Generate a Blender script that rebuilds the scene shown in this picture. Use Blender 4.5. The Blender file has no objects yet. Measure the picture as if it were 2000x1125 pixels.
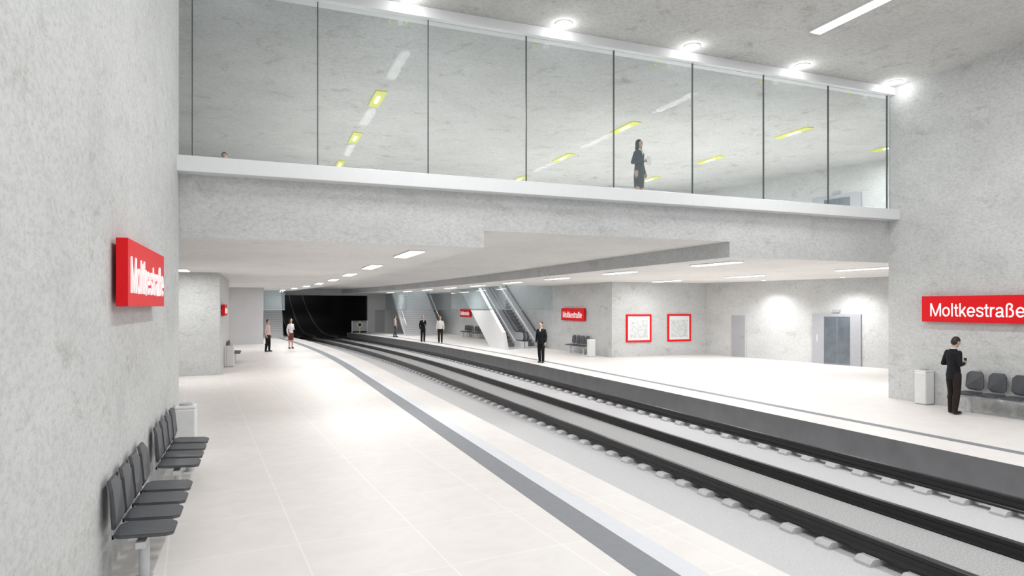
import bpy, bmesh, math, os
from mathutils import Vector, Matrix
S=bpy.context.scene
COL=S.collection
R=math.radians
try:
    S.view_settings.view_transform='Standard'
except Exception: pass

# ------------------------------------------------------------ materials
def newmat(name):
    m=bpy.data.materials.new(name); m.use_nodes=True
    nt=m.node_tree; b=nt.nodes['Principled BSDF']; return m,nt,b
def plain(name,col,rough=.5,metal=0,var=0.06,scale=8,spec=.5):
    m,nt,b=newmat(name)
    n=nt.nodes.new('ShaderNodeTexNoise'); n.inputs['Scale'].default_value=scale; n.inputs['Detail'].default_value=4
    tc=nt.nodes.new('ShaderNodeTexCoord'); nt.links.new(tc.outputs['Object'],n.inputs['Vector'])
    r=nt.nodes.new('ShaderNodeValToRGB'); e=r.color_ramp.elements
    e[0].position=.3; e[1].position=.7
    e[0].color=tuple(max(0,c*(1-var)) for c in col)+(1,); e[1].color=tuple(min(1,c*(1+var)) for c in col)+(1,)
    nt.links.new(n.outputs['Fac'],r.inputs['Fac']); nt.links.new(r.outputs['Color'],b.inputs['Base Color'])
    b.inputs['Roughness'].default_value=rough; b.inputs['Metallic'].default_value=metal
    b.inputs['Specular IOR Level'].default_value=spec
    return m
def concrete(name,lo,mid,hi,bump=.25,sc=.9,pit=.8,blot=.5):
    m,nt,b=newmat(name); L=nt.links.new
    tc=nt.nodes.new('ShaderNodeTexCoord'); mp=nt.nodes.new('ShaderNodeMapping'); mp.inputs['Scale'].default_value=(.75,.75,1.25); mp.inputs['Rotation'].default_value=(.25,.2,.3)
    L(tc.outputs['Object'],mp.inputs['Vector'])
    def noise(s,d,ro,dist=0):
        n=nt.nodes.new('ShaderNodeTexNoise'); n.inputs['Scale'].default_value=s; n.inputs['Detail'].default_value=d
        n.inputs['Roughness'].default_value=ro; n.inputs['Distortion'].default_value=dist
        L(mp.outputs['Vector'],n.inputs['Vector']); return n
    n1=noise(sc,8,.7,.3); n2=noise(17,8,.8); n3=noise(1.7,14,.82,.5); n4=noise(38,3,.6)
    def ramp(n,a,ca,bb,cb):
        r=nt.nodes.new('ShaderNodeValToRGB'); e=r.color_ramp.elements
        e[0].position=a; e[0].color=ca+(1,); e[1].position=bb; e[1].color=cb+(1,)
        L(n.outputs['Fac'],r.inputs['Fac']); return r
    r1=ramp(n1,.3,lo,.72,hi); k=r1.color_ramp.elements.new(.5); k.color=mid+(1,)
    r2=ramp(n2,.36,(.76,.76,.755),.55,(1,1,1))
    r3=ramp(n3,.34,(.66,.63,.59),.46,(1,1,1))
    r4=ramp(n4,.27,(.60,.59,.57),.34,(1,1,1))
    def mul(a,c,f):
        x=nt.nodes.new('ShaderNodeMix'); x.data_type='RGBA'; x.blend_type='MULTIPLY'; x.inputs[0].default_value=f
        L(a,x.inputs[6]); L(c,x.inputs[7]); return x.outputs[2]
    c=mul(mul(mul(r1.outputs['Color'],r2.outputs['Color'],pit),r3.outputs['Color'],blot),r4.outputs['Color'],pit)
    L(c,b.inputs['Base Color']); b.inputs['Roughness'].default_value=.85
    bp=nt.nodes.new('ShaderNodeBump'); bp.inputs['Strength'].default_value=bump; bp.inputs['Distance'].default_value=.015
    L(n2.outputs['Fac'],bp.inputs['Height']); L(bp.outputs['Normal'],b.inputs['Normal'])
    return m
def emis(name,col,st):
    m,nt,b=newmat(name); b.inputs['Base Color'].default_value=col+(1,)
    b.inputs['Emission Color'].default_value=col+(1,); b.inputs['Emission Strength'].default_value=st
    return m
def glassmat(name,tint,gl=.25,base=.02,haze=0.0,hcol=(.85,.9,.9)):
    m=bpy.data.materials.new(name); m.use_nodes=True; nt=m.node_tree; nt.nodes.clear(); L=nt.links.new
    o=nt.nodes.new('ShaderNodeOutputMaterial'); t=nt.nodes.new('ShaderNodeBsdfTransparent'); t.inputs[0].default_value=tint+(1,)
    g=nt.nodes.new('ShaderNodeBsdfGlossy'); g.inputs['Roughness'].default_value=.0; g.inputs['Color'].default_value=(.92,1,1,1)
    f=nt.nodes.new('ShaderNodeLayerWeight'); f.inputs['Blend'].default_value=.5
    p=nt.nodes.new('ShaderNodeMath'); p.operation='POWER'; p.inputs[1].default_value=4
    q=nt.nodes.new('ShaderNodeMath'); q.operation='MULTIPLY_ADD'; q.inputs[1].default_value=gl; q.inputs[2].default_value=base
    L(f.outputs['Facing'],p.inputs[0]); L(p.outputs[0],q.inputs[0])
    mx=nt.nodes.new('ShaderNodeMixShader'); L(q.outputs[0],mx.inputs[0]); L(t.outputs[0],mx.inputs[1]); L(g.outputs[0],mx.inputs[2])
    d=nt.nodes.new('ShaderNodeBsdfDiffuse'); d.inputs[0].default_value=hcol+(1,)
    m2=nt.nodes.new('ShaderNodeMixShader'); m2.inputs[0].default_value=haze; L(mx.outputs[0],m2.inputs[1]); L(d.outputs[0],m2.inputs[2]); L(m2.outputs[0],o.inputs[0])
    return m
def tiles(name,c1,c2,mortar,w=1.22,ms=.012):
    m,nt,b=newmat(name); L=nt.links.new
    tc=nt.nodes.new('ShaderNodeTexCoord'); mp=nt.nodes.new('ShaderNodeMapping'); mp.inputs['Rotation'].default_value=(0,0,R(-4.7))
    mp.inputs['Location'].default_value=(.25,.3,0)
    L(tc.outputs['Object'],mp.inputs['Vector'])
    bt=nt.nodes.new('ShaderNodeTexBrick'); bt.offset=0; bt.inputs['Scale'].default_value=1; bt.inputs['Brick Width'].default_value=w
    bt.inputs['Row Height'].default_value=w; bt.inputs['Mortar Size'].default_value=ms; bt.inputs['Mortar Smooth'].default_value=.3
    bt.inputs['Color1'].default_value=c1+(1,); bt.inputs['Color2'].default_value=c2+(1,); bt.inputs['Mortar'].default_value=mortar+(1,)
    L(mp.outputs['Vector'],bt.inputs['Vector'])
    n=nt.nodes.new('ShaderNodeTexNoise'); n.inputs['Scale'].default_value=2.2; n.inputs['Detail'].default_value=9; n.inputs['Distortion'].default_value=1.5
    L(tc.outputs['Object'],n.inputs['Vector'])
    r=nt.nodes.new('ShaderNodeValToRGB'); e=r.color_ramp.elements; e[0].position=.35; e[0].color=(.965,.95,.94,1); e[1].position=.6; e[1].color=(1,1,1,1)
    L(n.outputs['Fac'],r.inputs['Fac'])
    x=nt.nodes.new('ShaderNodeMix'); x.data_type='RGBA'; x.blend_type='MULTIPLY'; x.inputs[0].default_value=.8
    L(bt.outputs['Color'],x.inputs[6]); L(r.outputs['Color'],x.inputs[7]); L(x.outputs[2],b.inputs['Base Color'])
    b.inputs['Roughness'].default_value=.44; b.inputs['Specular IOR Level'].default_value=.2
    return m
def speckle(name,lo,hi,scale):
    m,nt,b=newmat(name); L=nt.links.new
    tc=nt.nodes.new('ShaderNodeTexCoord'); v=nt.nodes.new('ShaderNodeTexNoise'); v.inputs['Scale'].default_value=scale; v.inputs['Detail'].default_value=6; v.inputs['Roughness'].default_value=.8
    L(tc.outputs['Object'],v.inputs['Vector']); r=nt.nodes.new('ShaderNodeValToRGB'); e=r.color_ramp.elements
    e[0].position=.35; e[0].color=lo+(1,); e[1].position=.65; e[1].color=hi+(1,)
    L(v.outputs['Fac'],r.inputs['Fac']); L(r.outputs['Color'],b.inputs['Base Color']); b.inputs['Roughness'].default_value=.9
    return m
def mapmat(name):
    m,nt,b=newmat(name); L=nt.links.new
    tc=nt.nodes.new('ShaderNodeTexCoord'); v=nt.nodes.new('ShaderNodeTexVoronoi'); v.feature='DISTANCE_TO_EDGE'; v.inputs['Scale'].default_value=3.6
    L(tc.outputs['Object'],v.inputs['Vector']); r=nt.nodes.new('ShaderNodeValToRGB'); e=r.color_ramp.elements
    e[0].position=.0; e[0].color=(.36,.43,.48,1); e[1].position=.045; e[1].color=(.72,.74,.74,1)
    L(v.outputs['Distance'],r.inputs['Fac']); L(r.outputs['Color'],b.inputs['Base Color']); b.inputs['Roughness'].default_value=.4
    return m
M_CON=concrete('concrete_wall',(.55,.56,.555),(.615,.625,.62),(.67,.68,.675),.25,.8,.85,.75)
M_CEIL=concrete('concrete_ceiling',(.55,.545,.53),(.62,.615,.60),(.69,.685,.67),.25,.5,.9,1.0)
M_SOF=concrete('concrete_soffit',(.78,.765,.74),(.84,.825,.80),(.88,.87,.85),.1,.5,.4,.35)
M_FLOOR=tiles('floor_tiles',(.80,.77,.745),(.81,.78,.755),(.875,.86,.845),1.22,.010)
M_FLOORR=tiles('floor_tiles_pale',(.84,.815,.795),(.85,.825,.805),(.87,.85,.835),1.22,.007)
M_EDGE=plain('edge_strip_pale',(.70,.715,.745),.6,0,.02)
M_STRIPE=plain('guide_stripe_grey',(.24,.25,.27),.6,0,.04)
M_FACE=plain('platform_side_dark',(.23,.23,.24),.6,0,.10,2)
M_BED=speckle('track_bed_pale',(.52,.52,.53),(.65,.65,.66),45)
M_GRAV=speckle('track_gravel',(.28,.28,.28),(.58,.58,.58),42)
M_SLEEP=plain('sleeper_concrete',(.54,.54,.55),.8)
M_RAIL=plain('rail_black',(.016,.016,.018),.35,.2,.1)
M_RED=plain('sign_red',(.80,.006,.012),.5,0,.02,8,.25)
M_WHITE=plain('white_paint',(.85,.85,.85),.4,0,.01)
M_TXT=emis('letter_white',(1,1,1),.2)
M_LEDGE=plain('ledge_white',(.80,.81,.82),.3,0,.01)
M_SEAT=plain('seat_grey',(.085,.09,.10),.45,0,.05)
M_STEEL=plain('steel',(.55,.56,.58),.3,.7,.03)
M_PALE=plain('brushed_pale_metal',(.60,.61,.63),.45,.15,.03)
M_FRAME=plain('lift_frame_grey',(.42,.43,.46),.45,.15,.03)
M_BIN=plain('bin_grey',(.76,.76,.76),.35,.05,.02)
M_DARK=plain('dark_rubber',(.02,.02,.022),.4)
M_STEP=plain('escalator_steps',(.20,.205,.21),.5,.1,.1)
M_GREY=plain('grey_paint',(.38,.39,.41),.5,0,.03)
M_PLAS=plain('smooth_plaster',(.64,.64,.65),.8,0,.03,1)
M_TREAD=plain('tread_edge_grey',(.50,.50,.51),.6,0,.03)
M_MULL=plain('mullion_dark',(.07,.08,.08),.4)
M_GLASS=glassmat('glass_wall',(.94,.96,.965),.014,.0012,.055,(.76,.83,.86))
M_GLASS2=glassmat('glass_pale_blue',(.89,.92,.925),.15,.02,.10,(.72,.80,.82))
M_LAMP=emis('lamp_diffuser',(1,1,.98),3.0)
M_YEL=emis('lamp_yellow_frame',(.62,.64,.10),.22)
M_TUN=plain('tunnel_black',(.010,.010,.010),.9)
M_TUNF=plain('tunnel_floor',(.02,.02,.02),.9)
M_TRAIL=plain('tunnel_rail_lightened',(.20,.20,.21),.6,.1)  # lighter copy of the black rail, faint light put into its colour
M_MAP=mapmat('map_print')
M_DOORG=plain('lift_glass_dark',(.14,.165,.19),.15,.1,.2,3)

# ------------------------------------------------------------ mesh helpers
def finish(name,bm,mat,parent=None,smooth=False,**props):
    me=bpy.data.meshes.new(name); bmesh.ops.recalc_face_normals(bm,faces=bm.faces); bm.to_mesh(me); bm.free()
    ms=mat if isinstance(mat,(list,tuple)) else [mat]
    for m in ms: me.materials.append(m)
    if smooth:
        for p in me.polygons: p.use_smooth=True
    o=bpy.data.objects.new(name,me); COL.objects.link(o)
    if parent: o.parent=parent
    for k,v in props.items(): o[k]=v
    return o
def addbox(bm,x0,x1,y0,y1,z0,z1,bev=0):
    r=bmesh.ops.create_cube(bm,size=1)
    for v in r['verts']:
        v.co=Vector(((x0+x1)/2+v.co.x*(x1-x0),(y0+y1)/2+v.co.y*(y1-y0),(z0+z1)/2+v.co.z*(z1-z0)))
    if bev:
        es=list({e for v in r['verts'] for e in v.link_edges})
        bmesh.ops.bevel(bm,geom=es,offset=bev,segments=2,affect='EDGES',profile=.5)
def box(name,x0,x1,y0,y1,z0,z1,mat,parent=None,bev=0,**p):
    bm=bmesh.new(); addbox(bm,x0,x1,y0,y1,z0,z1,bev); return finish(name,bm,mat,parent,**p)
def empty(name,loc,rot=0,**p):
    o=bpy.data.objects.new(name,None); o.empty_display_size=.2; o.location=loc; o.rotation_euler=(0,0,rot); COL.objects.link(o)
    for k,v in p.items(): o[k]=v
    return o
def prism_x(bm,pts,x0,x1):
    a=[bm.verts.new((x0,y,z)) for y,z in pts]; b=[bm.verts.new((x1,y,z)) for y,z in pts]
    n=len(pts); bm.faces.new(a); bm.faces.new(b[::-1])
    for i in range(n):
        j=(i+1)%n; bm.faces.new((a[i],b[i],b[j],a[j]))
def prism_y(bm,pts,y0,y1):
    a=[bm.verts.new((x,y0,z)) for x,z in pts]; b=[bm.verts.new((x,y1,z)) for x,z in pts]
    n=len(pts); bm.faces.new(a); bm.faces.new(b[::-1])
    for i in range(n):
        j=(i+1)%n; bm.faces.new((a[i],b[i],b[j],a[j]))
def prism_z(bm,pts,z0,z1):
    a=[bm.verts.new((x,y,z0)) for x,y in pts]; b=[bm.verts.new((x,y,z1)) for x,y in pts]
    n=len(pts); bm.faces.new(a); bm.faces.new(b[::-1])
    for i in range(n):
        j=(i+1)%n; bm.faces.new((a[i],b[i],b[j],a[j]))
def off(Y):
    if Y<=62: return max(0,Y-25)**2/420.0
    t=Y-62; s=37/210.0
    return 37**2/420.0 + (s*(t-t*t/16) if t<8 else s*4)
def rise(Y):
    t=max(0,Y-62)
    return t*t/370.0 if t<38 else 38*38/370.0+.205*(t-38)
def frange(a,b,n): return [a+(b-a)*i/n for i in range(n+1)]
def sweep(bm,prof,Ys,cx,zf=lambda y:0):
    rings=[]
    for y in Ys: rings.append([bm.verts.new((p[0](y) if callable(p[0]) else p[0]+cx(y),y,p[1]+zf(y))) for p in prof])
    n=len(prof)
    for a,b in zip(rings,rings[1:]):
        for i in range(n):
            j=(i+1)%n; bm.faces.new((a[i],a[j],b[j],b[i]))
    bm.faces.new(rings[0]); bm.faces.new(rings[-1][::-1])
def strip(name,xl,xr,z0,z1,y0,y1,mat,n=1,down=None,zf=lambda y:0,**p):
    fl=xl if callable(xl) else (lambda y:xl); fr=xr if callable(xr) else (lambda y:xr)
    bm=bmesh.new(); sweep(bm,[(fl,z0),(fr,z0),(fr,z1),(fl,z1)],frange(y0,y1,n),None,zf)
    bmesh.ops.recalc_face_normals(bm,faces=bm.faces)
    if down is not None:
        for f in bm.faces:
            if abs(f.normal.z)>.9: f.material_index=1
    return finish(name,bm,[mat,down] if down else mat,None,**p)
ST=dict(kind='structure')
def tube(name,pts,r,mat,parent=None,**p):
    cu=bpy.data.curves.new(name,'CURVE'); cu.dimensions='3D'; cu.bevel_depth=r; cu.bevel_resolution=3; cu.use_fill_caps=True
    sp=cu.splines.new('POLY'); sp.points.add(len(pts)-1)
    for i,q in enumerate(pts): sp.points[i].co=(q[0],q[1],q[2],1)
    t=bpy.data.objects.new(name,cu); COL.objects.link(t); dg=bpy.context.evaluated_depsgraph_get(); dg.update()
    me=bpy.data.meshes.new_from_object(t.evaluated_get(dg)); bpy.data.objects.remove(t)
    me.materials.clear(); me.materials.append(mat)
    for f in me.polygons: f.use_smooth=True
    o=bpy.data.objects.new(name,me); COL.objects.link(o)
    if parent: o.parent=parent
    for k,v in p.items(): o[k]=v
    return o

# ------------------------------------------------------------ room shell
XL=-1.28; XR=15.8; ZC=8.3; YB=12.5
eL=lambda y:4.54-off(y)
eR=lambda y:10.95-off(y)
strip('floor_left',-6,eL,-.7,0,-3,62,M_FLOOR,65,**ST)
o=strip('floor_right',eR,26,-.7,0,-3,62,M_FLOORR,65,**ST)
o.data.materials.append(M_FACE)
for f in o.data.polygons:
    if f.normal.x<-.9: f.material_index=1
strip('floor_track_bed',lambda y:4.4-off(y),lambda y:11.1-off(y),-.75,-.55,-3,62,M_BED,65,**ST)
strip('trim_1',lambda y:3.23-off(y),lambda y:3.60-off(y),-.01,.004,-3,62,M_STRIPE,65,**ST)
strip('trim_2',lambda y:3.60-off(y),lambda y:3.86-off(y),-.01,.003,-3,62,M_EDGE,65,**ST)
strip('trim_3',lambda y:11.82-off(y),lambda y:12.04-off(y),-.01,.004,-3,62,M_STRIPE,65,**ST)
# near hall walls
box('wall_left',-6,XL,-3,YB-.02,0,ZC,M_CON,**ST)
box('wall_right',XR,26,-3,YB+.05,0,ZC,M_CON,**ST)
box('ceiling_hall',-6,26,-3,31,ZC,ZC+.3,M_CEIL,**ST)
# slab over lower level (three soffit heights)
hL=lambda y:4.28-off(y); hR=lambda y:10.47-off(y)
strip('ceiling_left',-6,hL,3.67,5.0,YB,52,M_CON,40,M_SOF,**ST)
strip('ceiling_left_end',1.85,lambda y:max(1.86,hL(y)),3.67,5.0,52,62,M_CON,10,M_SOF,**ST)
strip('ceiling_track',lambda y:max(hL(y),1.87 if y>52 else -9),hR,4.01,5.0,YB,62,M_CON,50,M_SOF,**ST)
strip('ceiling_right',hR,13.0,3.64,5.0,YB,50,M_CON,40,M_SOF,**ST)
strip('ceiling_right_end',hR,11.3,3.64,5.0,50,62,M_CON,12,M_SOF,**ST)
box('ceiling_right_lobby',13.0,26,YB+.05,34,3.64,5.0,[M_CON,M_SOF],**ST)
box('ceiling_right_bay',13.0,15.85,45,52,3.64,5.0,[M_CON,M_SOF],**ST)
box('ceiling_right_bay_side',11.3,13.0,50,52,3.64,5.0,[M_CON,M_SOF],**ST)
box('ceiling_right_corner',14.7,15.85,52,62,3.64,5.0,[M_CON,M_SOF],**ST)
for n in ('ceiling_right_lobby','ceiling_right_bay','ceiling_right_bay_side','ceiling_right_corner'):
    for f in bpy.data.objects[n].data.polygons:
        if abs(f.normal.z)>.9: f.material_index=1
# piers and rear walls, lower level
box('wall_left_pier',-6,-1.3,25.45,33.3,0,3.67,M_CON,**ST)
box('wall_left_recess',-6,.3,45.2,62,0,3.67,M_PLAS,**ST)
box('wall_left_lobby',-6.3,-6,YB,46,0,ZC,M_CON,**ST)
bm=bmesh.new(); prism_z(bm,[(24.43,YB+.05),(21.34,27.3),(22.2,27.3),(26,YB+.05)],0,ZC); finish('wall_right_angled',bm,M_CON,None,**ST)
box('wall_posters',15.85,22.2,27.3,27.7,0,ZC,M_CON,**ST)
box('wall_right_far',15.85,16.3,27.7,62,0,ZC,M_CON,**ST)
box('wall_upper_back',-6,15.85,30.2,30.6,5.0,ZC,M_CON,**ST)
# end wall with tunnel portal
box('wall_end',9.6,16.3,62,62.5,-.7,8,M_PLAS,**ST)
box('wall_end_left',-6,1.75,62,62.5,-.7,8,M_PLAS,**ST)
box('wall_end_top',1.75,9.6,62,62.5,3.47,5.0,M_PLAS,**ST)
def shaft(i,x0,x1,y0,y1):
    box('wall_shaft_front_%d'%i,x0-.2,x1+.2,y0-.2,y0,5,8,M_PLAS,**ST)
    box('wall_shaft_back_%d'%i,x0-.2,x1+.2,y1,y1+.2,5,8,M_PLAS,**ST)
    box('wall_shaft_side_%d'%i,x0-.2,x0,y0,y1,5,8,M_PLAS,**ST)
    if x1<15: box('wall_shaft_side_b_%d'%i,x1,x1+.2,y0,y1,5,8,M_PLAS,**ST)
    box('ceiling_shaft_%d'%i,x0-.2,x1+.2,y0-.2,y1+.2,8,8.2,M_WHITE,**ST)
shaft(1,13.0,15.85,34,45); shaft(2,11.3,14.7,52,61.9); shaft(3,.3,1.85,52,61.9)
# tunnel
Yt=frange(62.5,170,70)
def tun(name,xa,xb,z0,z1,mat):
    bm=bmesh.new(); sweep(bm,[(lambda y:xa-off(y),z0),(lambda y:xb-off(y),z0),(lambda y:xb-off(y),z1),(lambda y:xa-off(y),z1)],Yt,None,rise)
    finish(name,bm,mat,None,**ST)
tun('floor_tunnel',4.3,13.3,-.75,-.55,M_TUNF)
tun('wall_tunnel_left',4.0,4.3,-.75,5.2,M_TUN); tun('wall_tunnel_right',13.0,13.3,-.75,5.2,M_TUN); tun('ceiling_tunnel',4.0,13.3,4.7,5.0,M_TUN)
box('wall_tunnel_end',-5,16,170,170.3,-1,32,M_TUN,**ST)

# bridge front: ledge, fascia, glazing
box('trim_5',-1.6,15.86,YB-.28,YB+.12,4.76,5.03,M_LEDGE,bev=.01,**ST)
box('trim_6',-1.6,15.86,YB-.15,YB+.2,8.10,ZC,M_LEDGE,bev=.01,**ST)
xs=[-1.07+2.09*k for k in range(-1,10)]
for k in range(10):
    a=max(xs[k],-1.6); b=min(xs[k+1],15.8)
    if b-a<.03: continue
    g=box('window_%d'%(k+1),a+.006,b-.006,YB-.02,YB+.0,5.03,8.10,M_GLASS,**ST)
    if k<9:
        box('mullion',b-.008,b+.008,YB-.04,YB-.0,5.03,8.10,M_MULL,parent=g)

# ------------------------------------------------------------ lamps
def arealight(name,loc,sx,sy,p,parent=None,col=(1,1,1),rot=(0,0,0)):
    l=bpy.data.lights.new(name,'AREA'); l.shape='RECTANGLE'; l.size=sx; l.size_y=sy; l.energy=p; l.color=col
    o=bpy.data.objects.new(name,l); o.location=loc; o.rotation_euler=rot; COL.objects.link(o)
    if parent: o.parent=parent
    return o
def strip_lamp(x,y,z,w,l,p,label,group,yellow=False):
    r=box('ceiling_lamp',x-w/2-.02,x+w/2+.02,y-l/2-.02,y+l/2+.02,z-.035,z,M_YEL if yellow else M_WHITE,
          label=label,category='ceiling light',group=group)
    if yellow:
        box('lamp_tube',x-.035,x+.035,y-l/5,y+l/5,z-.06,z-.03,M_LAMP,parent=r)
        if p: arealight('lamp_light',(x,y,z-.07),.06,l*.4,p,parent=r)
    else:
        box('diffuser',x-w/2,x+w/2,y-l/2,y+l/2,z-.05,z-.03,M_LAMP,parent=r)
        if p: arealight('lamp_light',(x,y,z-.07),w,l,p,parent=r)
GL='strip lights in the low ceiling'
LB='flat white rectangular strip light recessed in pale concrete ceiling'
for k in range(8):
    y=14.45+5.1*k; strip_lamp(3.15-off(y),y,3.67,.3,1.8,84,LB,GL)
for k in range(9):
    y=14.3+5.0*k; strip_lamp(11.5-off(y)*.6,y,3.64,.3,1.8,88,LB,GL)
for y in (14.6,19.8,24.9): strip_lamp(17.3,y,3.64,.3,1.8,86,LB,GL)
strip_lamp(-2.3,23.6,3.67,.3,1.2,75,LB,GL); 
strip_lamp(-2.6,40,3.67,.3,1.8,75,LB,GL)
GH='strip lights in the hall ceiling'
LH='long bright white strip light set in the high concrete ceiling'
for x in (3.1,11.0):
    for y in (9.5,5.0,.5): strip_lamp(x,y,ZC,.25,1.9,155,LH,GH)
GU='yellow-framed lights behind the glass'
LU='yellow-green framed ceiling light with thin white tube above walkway'
for x,ys in ((3.1,(18.3,22.8,27.3)),(11.1,(18.3,22.9,27.5)),(16.7,(16.8,21.1,25.4))):
    for y in ys: strip_lamp(x,y,ZC,.26,1.4,145,LU,GU,True)
strip_lamp(21.5,17.0,ZC,.26,1.4,145,LU,GU,True)
def downlight(x,y,z,p,ringmat,label,group,r=.15,spot=True,ang=150):
    bm=bmesh.new(); bmesh.ops.create_cone(bm,cap_ends=True,segments=32,radius1=r+.025,radius2=r+.03,depth=.014,matrix=Matrix.Translation((x,y,z-.007)))
    o=finish('downlight',bm,ringmat,None,label=label,category='ceiling light',group=group)
    bm=bmesh.new(); bmesh.ops.create_cone(bm,cap_ends=True,segments=32,radius1=r,radius2=r,depth=.008,matrix=Matrix.Translation((x,y,z-.017)))
    finish('diffuser',bm,M_LAMP if ringmat is not M_YEL else M_CEIL,parent=o)
    if p:
        l=bpy.data.lights.new('downlight_light','SPOT' if spot else 'POINT'); l.energy=p; l.shadow_soft_size=.06
        if spot: l.spot_size=R(ang); l.spot_blend=1.0
        q=bpy.data.objects.new('downlight_light',l); q.location=(x,y,z-(.12 if spot else .13)); COL.objects.link(q); q.parent=o
for x in (-.5,2.66,5.86,9.05,12.27,15.4):
    downlight(x,12.05,ZC,7,M_WHITE,'round white downlight glowing beside the glazed walkway','round downlights along the walkway',spot=False)
for x in (2.66,5.86,9.05,12.27,15.3):
    downlight(x,13.2,ZC,0,M_YEL,'round yellow-green ring light on ceiling behind the glass','ring lights behind the glass',r=.16)
for x,y in ((21.15,23.0),(21.85,19.4)):
    downlight(x,y,3.64,340,M_WHITE,'small round downlight washing the concrete lobby wall','lobby wall downlights',r=.08,ang=140)
for i,(x,y) in enumerate(((14.4,39.5),(13,57),(1.1,56))):
    strip_lamp(x,y,8.0,.4,2.0,(240,150,45)[i],'added white strip light brightening the unseen stair shaft','added lights in the stair shafts')  # lamps added out of view to brighten the dark shafts

# ------------------------------------------------------------ tracks
def rail(x,label):
    bm=bmesh.new()
    prof=[(-.08,-.47),(.08,-.47),(.08,-.44),(.035,-.41),(.035,-.34),(.045,-.33),(.045,-.285),(.035,-.275),(-.035,-.275),(-.045,-.285),(-.045,-.33),(-.035,-.34),(-.035,-.41),(-.08,-.44)]
    sweep(bm,prof,frange(-3,165,168),lambda y:x-off(y),rise)
    o=finish('rail',bm,[M_RAIL,M_TRAIL],None,label=label,category='rail',group='running rails of the tracks')
    for f in o.data.polygons:
        if f.center.y>62: f.material_index=1
for x in (6.80,8.22,10.14): rail(x,'black steel running rail fixed on concrete sleepers')
for y,p in ((70,25),(85,45),(102,60),(122,70)):
    arealight('tunnel_fill_light',(7.5-off(y),y,4.5+rise(y)),.3,1.5,p)  # unseen fill lights, added so the rails show in the dark tunnel
strip('track_gravel',lambda y:6.89-off(y),lambda y:8.13-off(y),-.468,-.452,-3,62,M_GRAV,65,kind='stuff',label='speckled grey gravel infill between the rails',category='gravel')
def sleepmesh(x0,x1):
    bm=bmesh.new(); prism_y(bm,[(x0,-.55),(x1,-.55),(x1,-.515),(x1-.05,-.47),(x0+.05,-.47),(x0,-.515)],-.11,.11)
    me=bpy.data.meshes.new('sleeper'); bmesh.ops.recalc_face_normals(bm,faces=bm.faces); bm.to_mesh(me); bm.free(); me.materials.append(M_SLEEP); return me
s1=sleepmesh(6.57,8.40); s1b=sleepmesh(9.92,10.60)
base=None
for me in (s1,s1b):
    base=None
    for k in range(97):
        y=3.2+.59*k
        if base is None:
            ob=bpy.data.objects.new('sleeper',me); base=ob
        else: ob=base.copy()
        ob.location=(-off(y),y,0); COL.objects.link(ob)
        ob['label']='pale concrete sleeper beneath the black rail'; ob['category']='railway sleeper'; ob['group']='concrete sleepers'
tube('cable',[(8.285,3.5,-.30),(8.285,7.4,-.30)],.008,M_RED,label='thin red cable lying along the black rail',category='cable')

# ------------------------------------------------------------ signs
def crom(P,n=6):
    out=[]
    for i in range(len(P)-1):
        p0=Vector(P[max(i-1,0)]);p1=Vector(P[i]);p2=Vector(P[i+1]);p3=Vector(P[min(i+2,len(P)-1)])
        for k in range(n):
            t=k/n; out.append(.5*((2*p1)+(p2-p0)*t+(2*p0-5*p1+4*p2-p3)*t*t+(3*p1-p0-3*p2+p3)*t**3))
    out.append(Vector(P[-1])); return out
def ell(cx,cy,rx,ry,a0,a1,n=28): return [Vector((cx+rx*math.cos(R(a)),cy+ry*math.sin(R(a)))) for a in frange(a0,a1,n)]
def V(*p): return [Vector(q) for q in p]
GLY={
 'M':(.83,[V((.10,0),(.10,.72)),V((.10,.715),(.415,.02)),V((.415,.02),(.73,.715)),V((.73,0),(.73,.72))]),
 'o':(.56,[ell(.28,.26,.205,.225,0,360)]),
 'l':(.22,[V((.11,0),(.11,.72))]),
 't':(.30,[crom([(.14,.66),(.14,.4),(.14,.14),(.17,.055),(.28,.045)]),V((.02,.475),(.27,.475))]),
 'k':(.50,[V((.10,0),(.10,.72)),V((.12,.17),(.43,.52)),V((.22,.30),(.45,0))]),
 'e':(.56,[ell(.28,.26,.205,.225,0,322),V((.07,.26),(.52,.26))]),
 's':(.50,[crom([(.435,.375),(.39,.45),(.25,.48),(.125,.445),(.10,.365),(.155,.30),(.26,.27),(.385,.22),(.42,.14),(.37,.06),(.245,.035),(.11,.065),(.065,.15)])]),
 'r':(.34,[V((.10,0),(.10,.52)),crom([(.10,.28),(.13,.41),(.21,.47),(.32,.47)])]),
 'a':(.56,[crom([(.09,.36),(.135,.45),(.26,.48),(.38,.45),(.42,.36),(.42,.22),(.42,.11),(.44,.045),(.51,.03)]),crom([(.42,.29),(.27,.255),(.13,.22),(.075,.135),(.12,.05),(.23,.03),(.35,.075),(.42,.18)])]),
 'ß':(.57,[crom([(.10,0),(.10,.3),(.10,.50),(.13,.62),(.24,.68),(.36,.64),(.395,.55),(.35,.46),(.25,.41)]),crom([(.25,.41),(.38,.37),(.45,.26),(.44,.13),(.35,.05),(.22,.04)])]),
}
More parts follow.
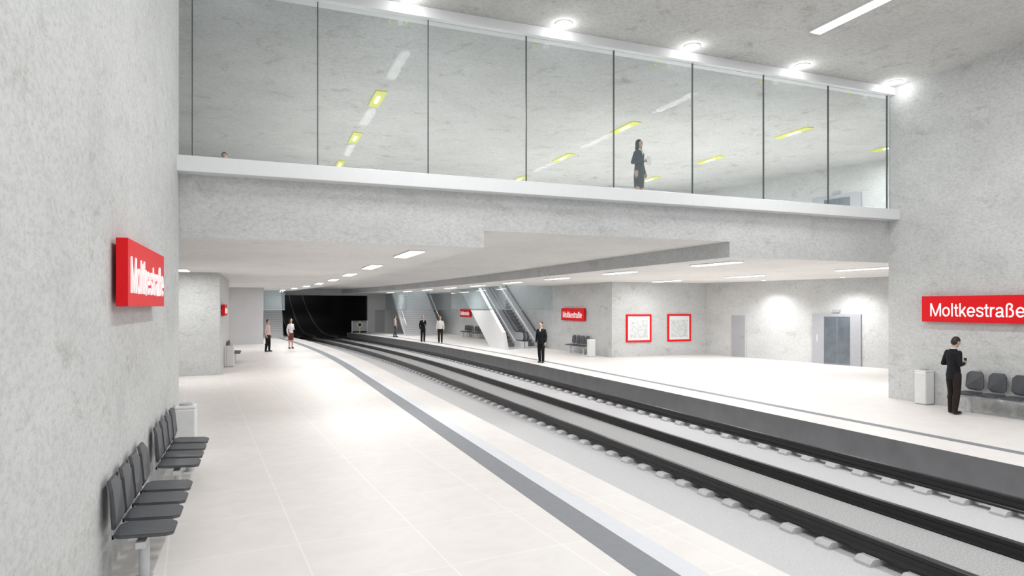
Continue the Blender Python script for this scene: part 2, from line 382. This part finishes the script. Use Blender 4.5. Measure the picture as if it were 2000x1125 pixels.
def textmesh(body,w,h):
    bm=bmesh.new(); x=0; SW=.084
    for ch in body:
        adv,strokes=GLY[ch]
        for P in strokes:
            closed=(P[0]-P[-1]).length<1e-4
            L=[];Rr=[]
            for i,p in enumerate(P):
                a=P[i-1] if i>0 else (P[-2] if closed else P[0]); b=P[i+1] if i<len(P)-1 else (P[1] if closed else P[-1])
                d=(b-a).normalized(); n=Vector((-d.y,d.x))*SW/2
                L.append(p+n); Rr.append(p-n)
            rows=[[bm.verts.new((x+q.x,q.y,z)) for q,z in ((l,0),(r_,0),(r_,.012),(l,.012))] for l,r_ in zip(L,Rr)]
            for A,B in zip(rows,rows[1:]):
                for j in range(4): bm.faces.new((A[j],B[j],B[(j+1)%4],A[(j+1)%4]))
            if not closed: bm.faces.new(rows[0]); bm.faces.new(rows[-1][::-1])
        x+=adv
    for v in bm.verts:
        v.co.x=(v.co.x/x-.5)*w; v.co.y=(v.co.y/.72-.5)*h
    bmesh.ops.recalc_face_normals(bm,faces=bm.faces)
    me=bpy.data.meshes.new('lettering'); bm.to_mesh(me); bm.free(); me.materials.append(M_TXT); return me
def sign(x,y,z,L,H,side,label,tw=.84,th=.50):
    r=empty('station_sign',(x,y,z),R(90) if side>0 else R(-90),label=label,category='sign')
    box('sign_panel',-L/2,L/2,-.05,.05,-H/2,H/2,M_RED,parent=r,bev=.004)
    for sx in (-L*.35,L*.35): box('bracket',sx-.04,sx+.04,.05,.12,-.05,.05,M_STEEL,parent=r)
    me=textmesh('Moltkestraße',L*tw,H*th)
    t=bpy.data.objects.new('lettering',me); COL.objects.link(t); t.parent=r; t.rotation_euler=(R(90),0,0); t.location=(0,-.05,-.02); t['label']='white sans-serif station name lettering'
sign(-1.19,8.21,2.79,2.48,.645,1,'red sign with white lettering Moltkestraße on concrete wall',.92,.54)
sign(15.70,10.2,2.40,2.6,.64,-1,'red sign with white Moltkestraße lettering above waiting seats')
sign(15.75,31.25,2.03,2.7,.66,-1,'red sign with white Moltkestraße lettering beside the escalators')
sign(15.75,50.7,1.92,2.8,.62,-1,'small red Moltkestraße sign beyond the escalators')
sign(-1.21,27.2,2.32,2.0,.42,1,'narrow red Moltkestraße sign on concrete pier')

# ------------------------------------------------------------ benches, bins
def octo(w,h,c): return [(-w/2+c,-h/2),(w/2-c,-h/2),(w/2,-h/2+c),(w/2,h/2-c),(w/2-c,h/2),(-w/2+c,h/2),(-w/2,h/2-c),(-w/2,-h/2+c)]
def mk_seat():
    bm=bmesh.new(); prism_z(bm,[(x,y) for x,y in octo(.42,.48,.06)],-.016,.016)
    for v in bm.verts: v.co.z+= .02*abs(v.co.x/.22)**2 - (.02 if v.co.y<-.1 else 0) 
    bmesh.ops.bevel(bm,geom=list(bm.edges),offset=.008,segments=2,affect='EDGES')
    a=bpy.data.meshes.new('seat_pad'); bm.to_mesh(a); bm.free(); a.materials.append(M_SEAT)
    bm=bmesh.new(); prism_y(bm,[(x*(1-.06*(y>0)),y) for x,y in octo(.41,.44,.075)],-.016,.016)
    bmesh.ops.bevel(bm,geom=list(bm.edges),offset=.008,segments=2,affect='EDGES')
    for v in bm.verts: v.co.y+= .08*(v.co.z+.22) - .05*(v.co.x/.21)**2
    b=bpy.data.meshes.new('backrest'); bm.to_mesh(b); bm.free(); b.materials.append(M_SEAT)
    return a,b
PAD,BACK=mk_seat()
def bench(x,y,rot,n,label,legs=True):
    r=empty('bench',(x,y,0),R(rot),label=label,category='bench',group='waiting benches')
    L=n*.5
    box('beam',-L/2+.05,L/2-.05,-.04,.04,.33,.39,M_PALE,parent=r,bev=.006)
    for s in (-1,1):
        bm=bmesh.new(); xx=s*(L/2-.27)
        bmesh.ops.create_cone(bm,cap_ends=True,segments=24,radius1=.045,radius2=.045,depth=.33,matrix=Matrix.Translation((xx,0,.17)))
        bmesh.ops.create_cone(bm,cap_ends=True,segments=24,radius1=.08,radius2=.075,depth=.012,matrix=Matrix.Translation((xx,0,.006)))
        finish('leg',bm,M_PALE,parent=r)
    for i in range(n):
        sx=-L/2+.25+.5*i
        q=bpy.data.objects.new('seat_pad',PAD); q.location=(sx,-.02,.44); COL.objects.link(q); q.parent=r
        b=bpy.data.objects.new('backrest',BACK); b.location=(sx,.235,.72); COL.objects.link(b); b.parent=r
        bm=bmesh.new(); addbox(bm,sx-.02,sx+.02,-.03,.25,.385,.425); addbox(bm,sx-.02,sx+.02,.235,.255,.385,.60); finish('bracket',bm,M_PALE,parent=r)
bench(-.97,7.45,90,4,'row of four dark grey seats on steel beam by concrete wall')
bench(-.97,10.1,90,4,'row of four dark grey seats beside the waste bin')
bench(15.45,9.45,-90,4,'row of four dark grey seats under the red station sign')
bench(15.45,30.2,-90,4,'four dark grey seats near the escalators')
bench(15.45,47.0,-90,4,'four dark grey seats beyond the escalators')
bench(15.45,49.6,-90,4,'four dark grey seats beyond the escalators')
bench(-1.0,31.2,90,4,'dark grey seats against the concrete pier')
def wbin(x,y,rot,label,h=.86,w=.155):
    r=empty('waste_bin',(x,y,0),R(rot),label=label,category='bin',group='waste bins')
    box('bin_body',-w,w,-w,w,.02,h-.04,M_BIN,parent=r,bev=.03)
    box('plinth',-w+.02,w-.02,-w+.02,w-.02,0,.03,M_GREY,parent=r)
    box('lid',-w-.002,w+.002,-w-.002,w+.002,h-.05,h,M_BIN,parent=r,bev=.022)
    bm=bmesh.new(); bmesh.ops.create_cone(bm,cap_ends=True,segments=24,radius1=.11,radius2=.09,depth=.03,matrix=Matrix.Translation((0,0,h+.015))); finish('ash_tray',bm,M_GREY,parent=r)
wbin(-1.10,11.75,90,'pale grey waste bin at the end of the seats')
wbin(15.6,11.4,-90,'pale grey waste bin beside the seats')
wbin(15.1,28.0,-90,'pale grey waste bin near the poster wall corner')
wbin(-1.08,28.8,90,'pale grey waste bin against the concrete pier')

# ------------------------------------------------------------ posters
for x0,x1 in ((16.62,18.05),(19.0,20.4)):
    r=empty('information_board',((x0+x1)/2,27.3,0),0,label='white map board in bright red frame on concrete wall',category='notice board',group='map boards')
    w=(x1-x0)/2; bm=bmesh.new()
    addbox(bm,-w,w,-.06,0,1.98,2.07); addbox(bm,-w,w,-.06,0,.71,.80); addbox(bm,-w,-w+.09,-.06,0,.80,1.98); addbox(bm,w-.09,w,-.06,0,.80,1.98)
    finish('frame',bm,M_RED,parent=r)
    box('map_sheet',-w+.09,w-.09,-.035,0,.80,1.98,M_WHITE,parent=r)
    box('printed_map',-w+.2,w-.2,-.04,-.03,.92,1.78,M_MAP,parent=r)
# ------------------------------------------------------------ lift and door on angled wall
dirv=Vector((23.2-21.4,18.4-27.0,0)).normalized(); ang=math.atan2(dirv.y,dirv.x)
def onwall(y): return 24.43-(y-12.55)*(24.43-21.34)/(27.3-12.55)
def lift(z0,label):
    y=20.5; r=empty('elevator',(onwall(y)-.01,y,z0),ang,label=label,category='elevator',group='lift doors')
    bm=bmesh.new(); addbox(bm,-1.06,-.52,-.07,0,0,2.14); addbox(bm,.62,1.06,-.07,0,0,2.14); addbox(bm,-.52,.62,-.07,0,2.03,2.14); finish('frame',bm,M_FRAME,parent=r)
    for a,b in ((-.52,.045),(.055,.62)):
        d=box('door_panel',a,b,-.04,-.005,.02,2.03,M_GREY,parent=r)
        box('door_glass',a+.012,b-.012,-.05,-.035,.05,2.0,M_DOORG,parent=d)
    box('call_panel',-.86,-.78,-.085,-.07,.95,1.25,M_PALE,parent=r)
    box('display',-.16,.16,-.06,0,2.22,2.32,M_FRAME,parent=r,label='small grey floor display above the doors')
lift(0,'glazed lift doors in grey metal frame set in concrete wall')
lift(5.0,'upper lift doors in grey metal frame behind the glass')
yd=25.33
r=empty('door_1',(onwall(yd)-.01,yd,0),ang,kind='structure')
box('door_leaf',-.38,.38,-.04,0,0,2.02,M_GREY,parent=r); box('door_frame',-.43,.43,-.02,0,0,2.07,M_PALE,parent=r)
box('handle',.24,.34,-.08,-.04,1.0,1.03,M_STEEL,parent=r)

# ------------------------------------------------------------ escalators
def escalator(x0,x1,label):
    r=empty('escalator',((x0+x1)/2,36.2,0),0,label=label,category='escalator',group='escalators')
    Y0=36.2; k=math.tan(R(30)); Y1=Y0+4.9/k
    def P(pts): return [(y-Y0,z) for y,z in pts]
    w=(x1-x0)/2
    bm=bmesh.new(); prism_x(bm,P([(35.0,0),(35.0,.04),(Y0,.04),(Y1,4.92),(Y1,4.2),(Y0+1.25,0)]),-w+.02,w-.02); finish('truss',bm,M_PALE,parent=r)
    pts=[]; y=Y0; z=.04
    n=24
    for i in range(n):
        pts.append((y,z)); z+=4.86/n; pts.append((y,z)); y+=(Y1-Y0)/n
    pts.append((Y1,z)); pts.append((Y1,z-.1)); pts.append((Y0+.2,-.0))
    bm=bmesh.new(); prism_x(bm,P(pts),-w+.22,w-.22); finish('step_band',bm,M_STEP,parent=r,label='dark grooved escalator steps')
    for s in (-1,1):
        xa,xb=(-w,-w+.2) if s<0 else (w-.2,w)
        bm=bmesh.new(); prism_x(bm,P([(35.1,0),(35.1,.38),(Y0,.40),(Y1,5.25),(Y1,4.2),(Y0+1.25,0)]),xa,xb); finish('skirt_panel',bm,M_BIN,parent=r)
        xm=(xa+xb)/2
        bm=bmesh.new(); prism_x(bm,P([(35.1,.38),(34.95,.5),(34.95,.8),(35.1,.93),(Y0,.95),(Y1,5.8),(Y1,5.25),(Y0,.40)]),xm-.02,xm+.02); finish('balustrade',bm,M_PALE,parent=r)
        arc=[(xm,35.1-Y0+.22*math.cos(t),.70+.25*math.sin(t)) for t in frange(-math.pi/2,-3*math.pi/2,10)]
        tube('handrail',[(xm,Y0-Y0+.1-.2,.45)]+arc+[(xm,0,.97),(xm,Y1-Y0,5.82)],.035,M_DARK,parent=r,label='black rubber handrail')
escalator(13.25,14.5,'grey escalator with black handrails rising to the walkway')
escalator(14.55,15.8,'second escalator with black handrails by concrete wall')
bm=bmesh.new(); prism_x(bm,[(34.2,0),(34.7,.95),(39.1,3.62),(43.1,3.62),(36.85,0)],12.99,13.2)
finish('escalator_cladding',bm,M_BIN,None,label='pale inclined side panel flanking the grey escalator',category='escalator panel')
def gl(x0,x1,y0,y1,z0,z1,label):
    g=box('glass_screen',x0,x1,y0,y1,z0,z1,M_GLASS2,label=label,category='glass panel',group='hanging glass screens')
    box('rail_cap',x0-.01,x1+.01,y0-.01,y1+.01,z0-.03,z0,M_STEEL,parent=g)
gl(12.96,15.8,33.95,33.98,2.3,3.64,'pale blue glass screen hanging over the escalators')
gl(12.92,12.95,34.0,45,2.3,3.64,'long pale blue glass screen beside the escalators')
gl(11.25,14.7,51.95,51.98,2.2,3.64,'pale blue glass screen hanging over the staircase')
gl(11.2,11.23,52,61.5,2.2,3.64,'pale blue glass screen beside the staircase')
gl(.3,1.85,51.95,51.98,2.2,3.64,'pale glass screen hanging over the narrow staircase')
def stairs(x0,x1,y0,label):
    r=empty('staircase',((x0+x1)/2,y0,0),0,label=label,category='staircase')
    w=(x1-x0)/2; n=28; pts=[]; y=0; z=0; dz=5.0/n; dy=.29
    for i in range(n):
        pts.append((y,z)); z+=dz; pts.append((y,z)); y+=dy
    pts.append((y,z)); pts.append((y,z-.3)); pts.append((.5,0))
    bm=bmesh.new(); prism_x(bm,pts,-w,w); finish('flight',bm,M_PLAS,parent=r)
    for i in range(n): box('tread_edge',-w+.02,w-.02,i*dy-.012,i*dy+.03,(i+1)*dz-.05,(i+1)*dz+.004,M_TREAD,parent=r)
    for s in (-1,1):
        tube('handrail',[(s*(w-.06),0,.9),(s*(w-.06),n*dy,5.9)],.03,M_STEEL,parent=r)
        for i in range(0,n,7): tube('baluster',[(s*(w-.06),i*dy+.1,(i+1)*dz),(s*(w-.06),i*dy+.1,.9+(i*dy+.1)*5/(n*dy))],.018,M_STEEL,parent=r)
stairs(11.4,14.6,53.4,'wide pale stone staircase with steel handrails')
stairs(.4,1.8,53.4,'narrow pale staircase with steel handrails beside the tunnel')
r=empty('tunnel_gate',(8.75,61.2,0),0,label='small grey gate with round sign at the tunnel mouth',category='gate')
for x in (-.7,0,.7): box('post',x-.03,x+.03,-.03,.03,0,1.1,M_STEEL,parent=r)
box('top_bar',-.7,.7,-.02,.02,1.06,1.1,M_STEEL,parent=r); box('infill_panel',-.66,.66,-.01,.01,.15,1.0,M_GREY,parent=r)
bm=bmesh.new(); bmesh.ops.create_cone(bm,cap_ends=True,segments=28,radius1=.26,radius2=.26,depth=.04,matrix=Matrix.Translation((0,-.05,.75))@Matrix.Rotation(R(90),4,'X')); finish('round_sign',bm,plain('sign_cream',(.8,.7,.5),.5),parent=r)
bm=bmesh.new(); bmesh.ops.create_cone(bm,cap_ends=True,segments=28,radius1=.17,radius2=.17,depth=.05,matrix=Matrix.Translation((0,-.06,.75))@Matrix.Rotation(R(90),4,'X')); finish('sign_face',bm,M_DARK,parent=r)
box('door_2',10.3,11.2,61.94,62.0,0,2.1,M_GREY,**ST)

# ------------------------------------------------------------ people
def ring(bm,c,ax,ay,N=18): return [bm.verts.new(c+ax*math.cos(2*math.pi*i/N)+ay*math.sin(2*math.pi*i/N)) for i in range(N)]
def skin(bm,rings):
    n=len(rings[0])
    for a,b in zip(rings,rings[1:]):
        for i in range(n):
            j=(i+1)%n; bm.faces.new((a[i],a[j],b[j],b[i]))
    bm.faces.new(rings[0][::-1]); bm.faces.new(rings[-1])
def loft(bm,rs): skin(bm,[ring(bm,Vector((r[0],r[1],r[2])),Vector((r[3],0,0)),Vector((0,r[4],0))) for r in rs])
def ball(bm,c,r,M=None):
    m=Matrix.Translation(Vector(c))@Matrix.Diagonal(Vector((r[0],r[1],r[2],1)))
    if M is not None: m=M@m
    bmesh.ops.create_uvsphere(bm,u_segments=16,v_segments=10,radius=1,matrix=m)
def limb(bm,p0,p1,r0,r1,seg=12):
    p0=Vector(p0);p1=Vector(p1); d=(p1-p0).normalized(); a=d.orthogonal().normalized(); b=d.cross(a)
    skin(bm,[ring(bm,p0,a*r0,b*r0,seg),ring(bm,p0.lerp(p1,.4),a*(r0*.62+r1*.38)*1.04,b*(r0*.62+r1*.38)*1.04,seg),ring(bm,p1,a*r1,b*r1,seg)])
    ball(bm,p0,(r0,)*3); ball(bm,p1,(r1,)*3)
def hand(bm,w,d,pn,sx):
    d=d.normalized(); lat=d.cross(pn).normalized(); pn=lat.cross(d).normalized()
    rs=[ring(bm,w+d*t,lat*wl,pn*.014,12) for t,wl in ((-.01,.024),(.03,.036),(.085,.040))]
    skin(bm,rs)
    for i,(o,l) in enumerate(((-.033,.062),(-.011,.078),(.011,.084),(.033,.074))):
        b0=w+d*.08+lat*o*sx; b1=b0+(d*.8+pn*.45).normalized()*l*.5; b2=b1+(d*.4+pn*.8).normalized()*l*.5
        limb(bm,b0,b1,.0095,.009,8); limb(bm,b1,b2,.009,.0075,8)
    t0=w+d*.03+lat*.034*sx; t1=t0+(d*.6+lat*sx*.7+pn*.3).normalized()*.04; t2=t1+(d*.8+pn*.4).normalized()*.03
    limb(bm,t0,t1,.012,.010,8); limb(bm,t1,t2,.010,.008,8)
def bake(name,bm,mat,parent,voxel,sc,it=2,**p):
    bmesh.ops.recalc_face_normals(bm,faces=bm.faces)
    me=bpy.data.meshes.new('tmp'); bm.to_mesh(me); bm.free()
    t=bpy.data.objects.new('tmp',me); COL.objects.link(t)
    m=t.modifiers.new('r','REMESH'); m.mode='VOXEL'; m.voxel_size=voxel; m.use_smooth_shade=True
    s=t.modifiers.new('s','SMOOTH'); s.factor=.5; s.iterations=it
    dg=bpy.context.evaluated_depsgraph_get(); dg.update()
    me2=bpy.data.meshes.new_from_object(t.evaluated_get(dg)); bpy.data.objects.remove(t)
    me2.name=name; me2.transform(Matrix.Scale(sc,4)); me2.materials.clear(); me2.materials.append(mat)
    for f in me2.polygons: f.use_smooth=True
    o=bpy.data.objects.new(name,me2); COL.objects.link(o)
    if parent: o.parent=parent
    for k,v in p.items(): o[k]=v
    return o
M_SKIN=plain('skin',(.60,.38,.28),.5,0,.05); M_HAIR=plain('hair_dark',(.02,.014,.012),.5); M_HAIR2=plain('hair_brown',(.07,.04,.025),.5)
M_SUIT=plain('suit_black',(.010,.010,.013),.7,0,.2,8,.2); M_TRB=plain('trousers_brown_black',(.022,.015,.014),.7,0,.2,8,.2)
M_SHIRT=plain('shirt_pale',(.72,.66,.62),.8); M_SHW=plain('shirt_white',(.8,.8,.8),.8); M_NAVY=plain('jacket_slate',(.05,.06,.075),.7,0,.2)
M_PINK=plain('top_pink',(.62,.45,.42),.8); M_RDK=plain('skirt_dark_red',(.16,.035,.03),.8); M_SHOE=plain('shoe_black',(.01,.01,.01),.3); M_EYE=plain('eye_dark',(.02,.02,.02),.2)
def person(x,y,z,rot,h,label,topmat,legmat,arms,hair=M_HAIR,bow=0,longhair=False,skirt=False,lean=0,stance=.0,vox=.009,coat=True,turn=0,prop=None,slim=1):
    sc=h/1.78; female=skirt or longhair; wf=.88 if female else slim
    HM=Matrix.Translation((0,0,1.54))@Matrix.Rotation(R(turn),4,'Z')@Matrix.Rotation(R(bow),4,'X')@Matrix.Translation((0,0,-1.54))
    hips=[(s*.088,0,.90) for s in (-1,1)]; knees=[(s*.098,-.015-s*stance*.4,.50) for s in (-1,1)]; ank=[(s*.10,.02-s*stance,.085) for s in (-1,1)]
    bm=bmesh.new()
    loft(bm,[(0,0,.84,.10,.08),(0,0,.92,.155*wf,.105),(0,0,1.06,.135*wf,.092),(0,0,1.25,.16*wf,.108),(0,.005,1.38,.165*wf,.098),(0,.01,1.45,.12*wf,.075),(0,.01,1.49,.058,.056),(0,-.004,1.58,.052,.054)])
    HC=(0,-.018,1.675)
    ball(bm,HC,(.074,.092,.105),HM); ball(bm,(0,-.035,1.615),(.054,.066,.055),HM); ball(bm,(0,-.082,1.585),(.026,.022,.02),HM)
    ball(bm,(0,-.112,1.662),(.012,.018,.022),HM); ball(bm,(0,-.104,1.682),(.009,.012,.025),HM); ball(bm,(0,-.098,1.622),(.024,.010,.009),HM); ball(bm,(0,-.092,1.705),(.055,.016,.010),HM)
    for s in (-1,1): ball(bm,(s*.076,.0,1.668),(.010,.020,.031),HM)
    for i,s in enumerate((-1,1)):
        e,w=Vector(arms[i][0]),Vector(arms[i][1]); sh=Vector((s*.165*wf,.01,1.42))
        limb(bm,sh,e,.052*wf,.040*wf); limb(bm,e,w,.040*wf,.026)
        hd=(w-e).normalized(); pn=Vector((-s,0,0)) if abs(hd.x)<.7 else Vector((0,0,1))
        if hd.z>-.5 : pn=Vector((-s*.6,.1,.7))
        fw=hd.cross(pn)
        hand(bm,w,hd,pn,1 if fw.dot(Vector((0,-1,.6)))>0 else -1)
        limb(bm,hips[i],knees[i],.083,.054); limb(bm,knees[i],ank[i],.052,.036)
        ball(bm,Vector(knees[i]).lerp(Vector(ank[i]),.3)+Vector((0,.02,0)),(.05,.05,.11))
        ball(bm,(ank[i][0]+s*.005,ank[i][1]-.06,.045),(.040,.115,.036))
    body=bake('person',bm,M_SKIN,None,vox,sc,2,label=label,category='person')
    body.location=(x,y,z); body.rotation_euler=(R(lean),0,R(rot))
    bm=bmesh.new(); hem=.80 if coat else .93
    loft(bm,[(0,0,hem,.168*wf,.125),(0,0,.97,.168*wf,.122),(0,0,1.09,.150*wf,.108),(0,0,1.27,.178*wf,.125),(0,.005,1.39,.182*wf,.112),(0,.01,1.46,.120*wf,.084),(0,.01,1.505,.064,.062)])
    for i,s in enumerate((-1,1)):
        e,w=Vector(arms[i][0]),Vector(arms[i][1]); sh=Vector((s*.165*wf,.01,1.415))
        limb(bm,sh,e,.062*wf,.052*wf); limb(bm,e,e.lerp(w,.94),.051*wf,.039)
    if coat:
        for s in (-1,1): ball(bm,(s*.045,-.118,1.33),(.03,.012,.10))
    bake('jacket' if coat else 'shirt',bm,topmat,body,.012,sc,2)
    if coat:
        bm=bmesh.new(); loft(bm,[(0,.006,1.48,.066,.064),(0,.002,1.53,.060,.062)]); ball(bm,(0,-.107,1.42),(.035,.02,.07)); bake('shirt_collar',bm,M_SHW,body,.008,sc,1)
    bm=bmesh.new()
    if skirt:
        loft(bm,[(0,0,.50,.155,.12),(0,0,.7,.168,.128),(0,0,.9,.165,.12),(0,0,1.03,.14,.105)]); bake('skirt',bm,legmat,body,.012,sc,2)
    else:
        loft(bm,[(0,0,.80,.155,.112),(0,0,.92,.163,.118),(0,0,1.03,.150,.108)])
        for i in range(2):
            limb(bm,hips[i],knees[i],.094,.073); limb(bm,knees[i],(ank[i][0],ank[i][1]+.005,.075),.072,.058)
            ball(bm,Vector(knees[i]).lerp(Vector(ank[i]),.3)+Vector((0,.015,0)),(.066,.072,.13))
        bake('trousers',bm,legmat,body,.012,sc,1)
    for i,s in enumerate((-1,1)):
        bm=bmesh.new(); ball(bm,(ank[i][0]+s*.005,ank[i][1]-.055,.042),(.046,.135,.042)); ball(bm,(ank[i][0],ank[i][1]+.01,.06),(.043,.05,.05))
        for v in bm.verts: v.co.z=max(v.co.z,.002)
        bake('shoe',bm,M_SHOE,body,.01,sc,1)
    bm=bmesh.new(); ball(bm,(0,.006,1.712),(.084,.094,.088),HM); ball(bm,(0,.035,1.665),(.080,.070,.085),HM)
    if longhair:
        ball(bm,(0,.05,1.56),(.085,.05,.14),HM)
        for s in (-1,1): ball(bm,(s*.072,.0,1.60),(.022,.045,.12),HM)
    bake('hair',bm,hair,body,.009,sc,1)
    for s in (-1,1):
        bm=bmesh.new(); ball(bm,(s*.030,-.1005,1.678),(.012,.007,.007),HM)
        for v in bm.verts: v.co*=sc
        finish('eye',bm,M_EYE,parent=body,smooth=True)
    return body
down=lambda s,f=0:((s*.225,.035,1.14),(s*.235,-.035-f,.90))
front=lambda s:((s*.225,.06,1.15),(s*.085,-.20,1.16))
PR=80
P1=person(14.87,10.16,0,PR,1.77,'man in black suit with bowed head, hands before his chest',M_SUIT,M_TRB,[front(-1),front(1)],bow=25,vox=.0065,stance=.05,turn=0,slim=.95)
ph=box('phone',-.035,.035,-.325,-.312,1.15,1.28,M_DARK,label='dark mobile phone held in front of chest',category='phone')
ph.matrix_world=Matrix.Translation((14.87,10.16,0))@Matrix.Rotation(R(PR),4,'Z')
person(11.46,25.8,0,-50,1.78,'man in black suit standing near the platform edge',M_SUIT,M_SUIT,[down(-1),down(1,.02)],vox=.008,stance=.05)
person(.47,37.5,0,60,1.74,'person in pale pink shirt and dark trousers standing',M_PINK,M_SUIT,[down(-1),down(1)],hair=M_HAIR,coat=False,stance=.05,vox=.01)
person(1.75,39.8,0,30,1.74,'person in white top and dark red skirt standing',M_SHW,M_RDK,[down(-1),front(1)],hair=M_HAIR2,longhair=True,skirt=True,coat=False,vox=.01)
person(10.15,51.5,0,90,1.72,'person in pale pink top walking on the platform',M_PINK,M_NAVY,[down(-1),down(1)],hair=M_HAIR2,coat=False,stance=.12,vox=.012)
person(10.6,44.0,0,10,1.80,'man in black suit with hand raised to chest',M_SUIT,M_SUIT,[down(-1),front(1)],vox=.012)
person(11.35,42.2,0,-20,1.80,'person in pale shirt and dark trousers mid-stride',M_SHIRT,M_TRB,[down(-1),down(1,.1)],coat=False,stance=.14,vox=.012)
W=person(8.97,14.1,5.0,25,1.68,'woman in dark jacket and skirt holding white papers',M_NAVY,M_NAVY,[front(-1),down(1)],hair=M_HAIR,longhair=True,skirt=True,vox=.008)
pp=box('paper_sheet',-.14,.04,-.325,-.317,.98,1.20,M_WHITE,label='white sheets of paper held against a jacket',category='paper'); pp.matrix_world=Matrix.Translation((8.97,14.1,5.0))@Matrix.Rotation(R(25),4,'Z')
person(-.88,19.6,5.0,0,1.72,'person in dark jacket standing behind the glass',M_NAVY,M_NAVY,[down(-1),down(1)],vox=.012)

# ------------------------------------------------------------ world and camera
w=bpy.data.worlds.new('world'); S.world=w; w.use_nodes=True
bg=w.node_tree.nodes['Background']; bg.inputs[0].default_value=(.95,.98,1,1); bg.inputs[1].default_value=.84
cd=bpy.data.cameras.new('camera'); cam=bpy.data.objects.new('camera',cd); COL.objects.link(cam); S.camera=cam
cam.location=(0,0,2.47); cam.rotation_euler=(R(90),0,R(-21.37))
cd.sensor_width=36; cd.lens=1265/2000*36; cd.shift_y=.01775; cd.clip_end=400
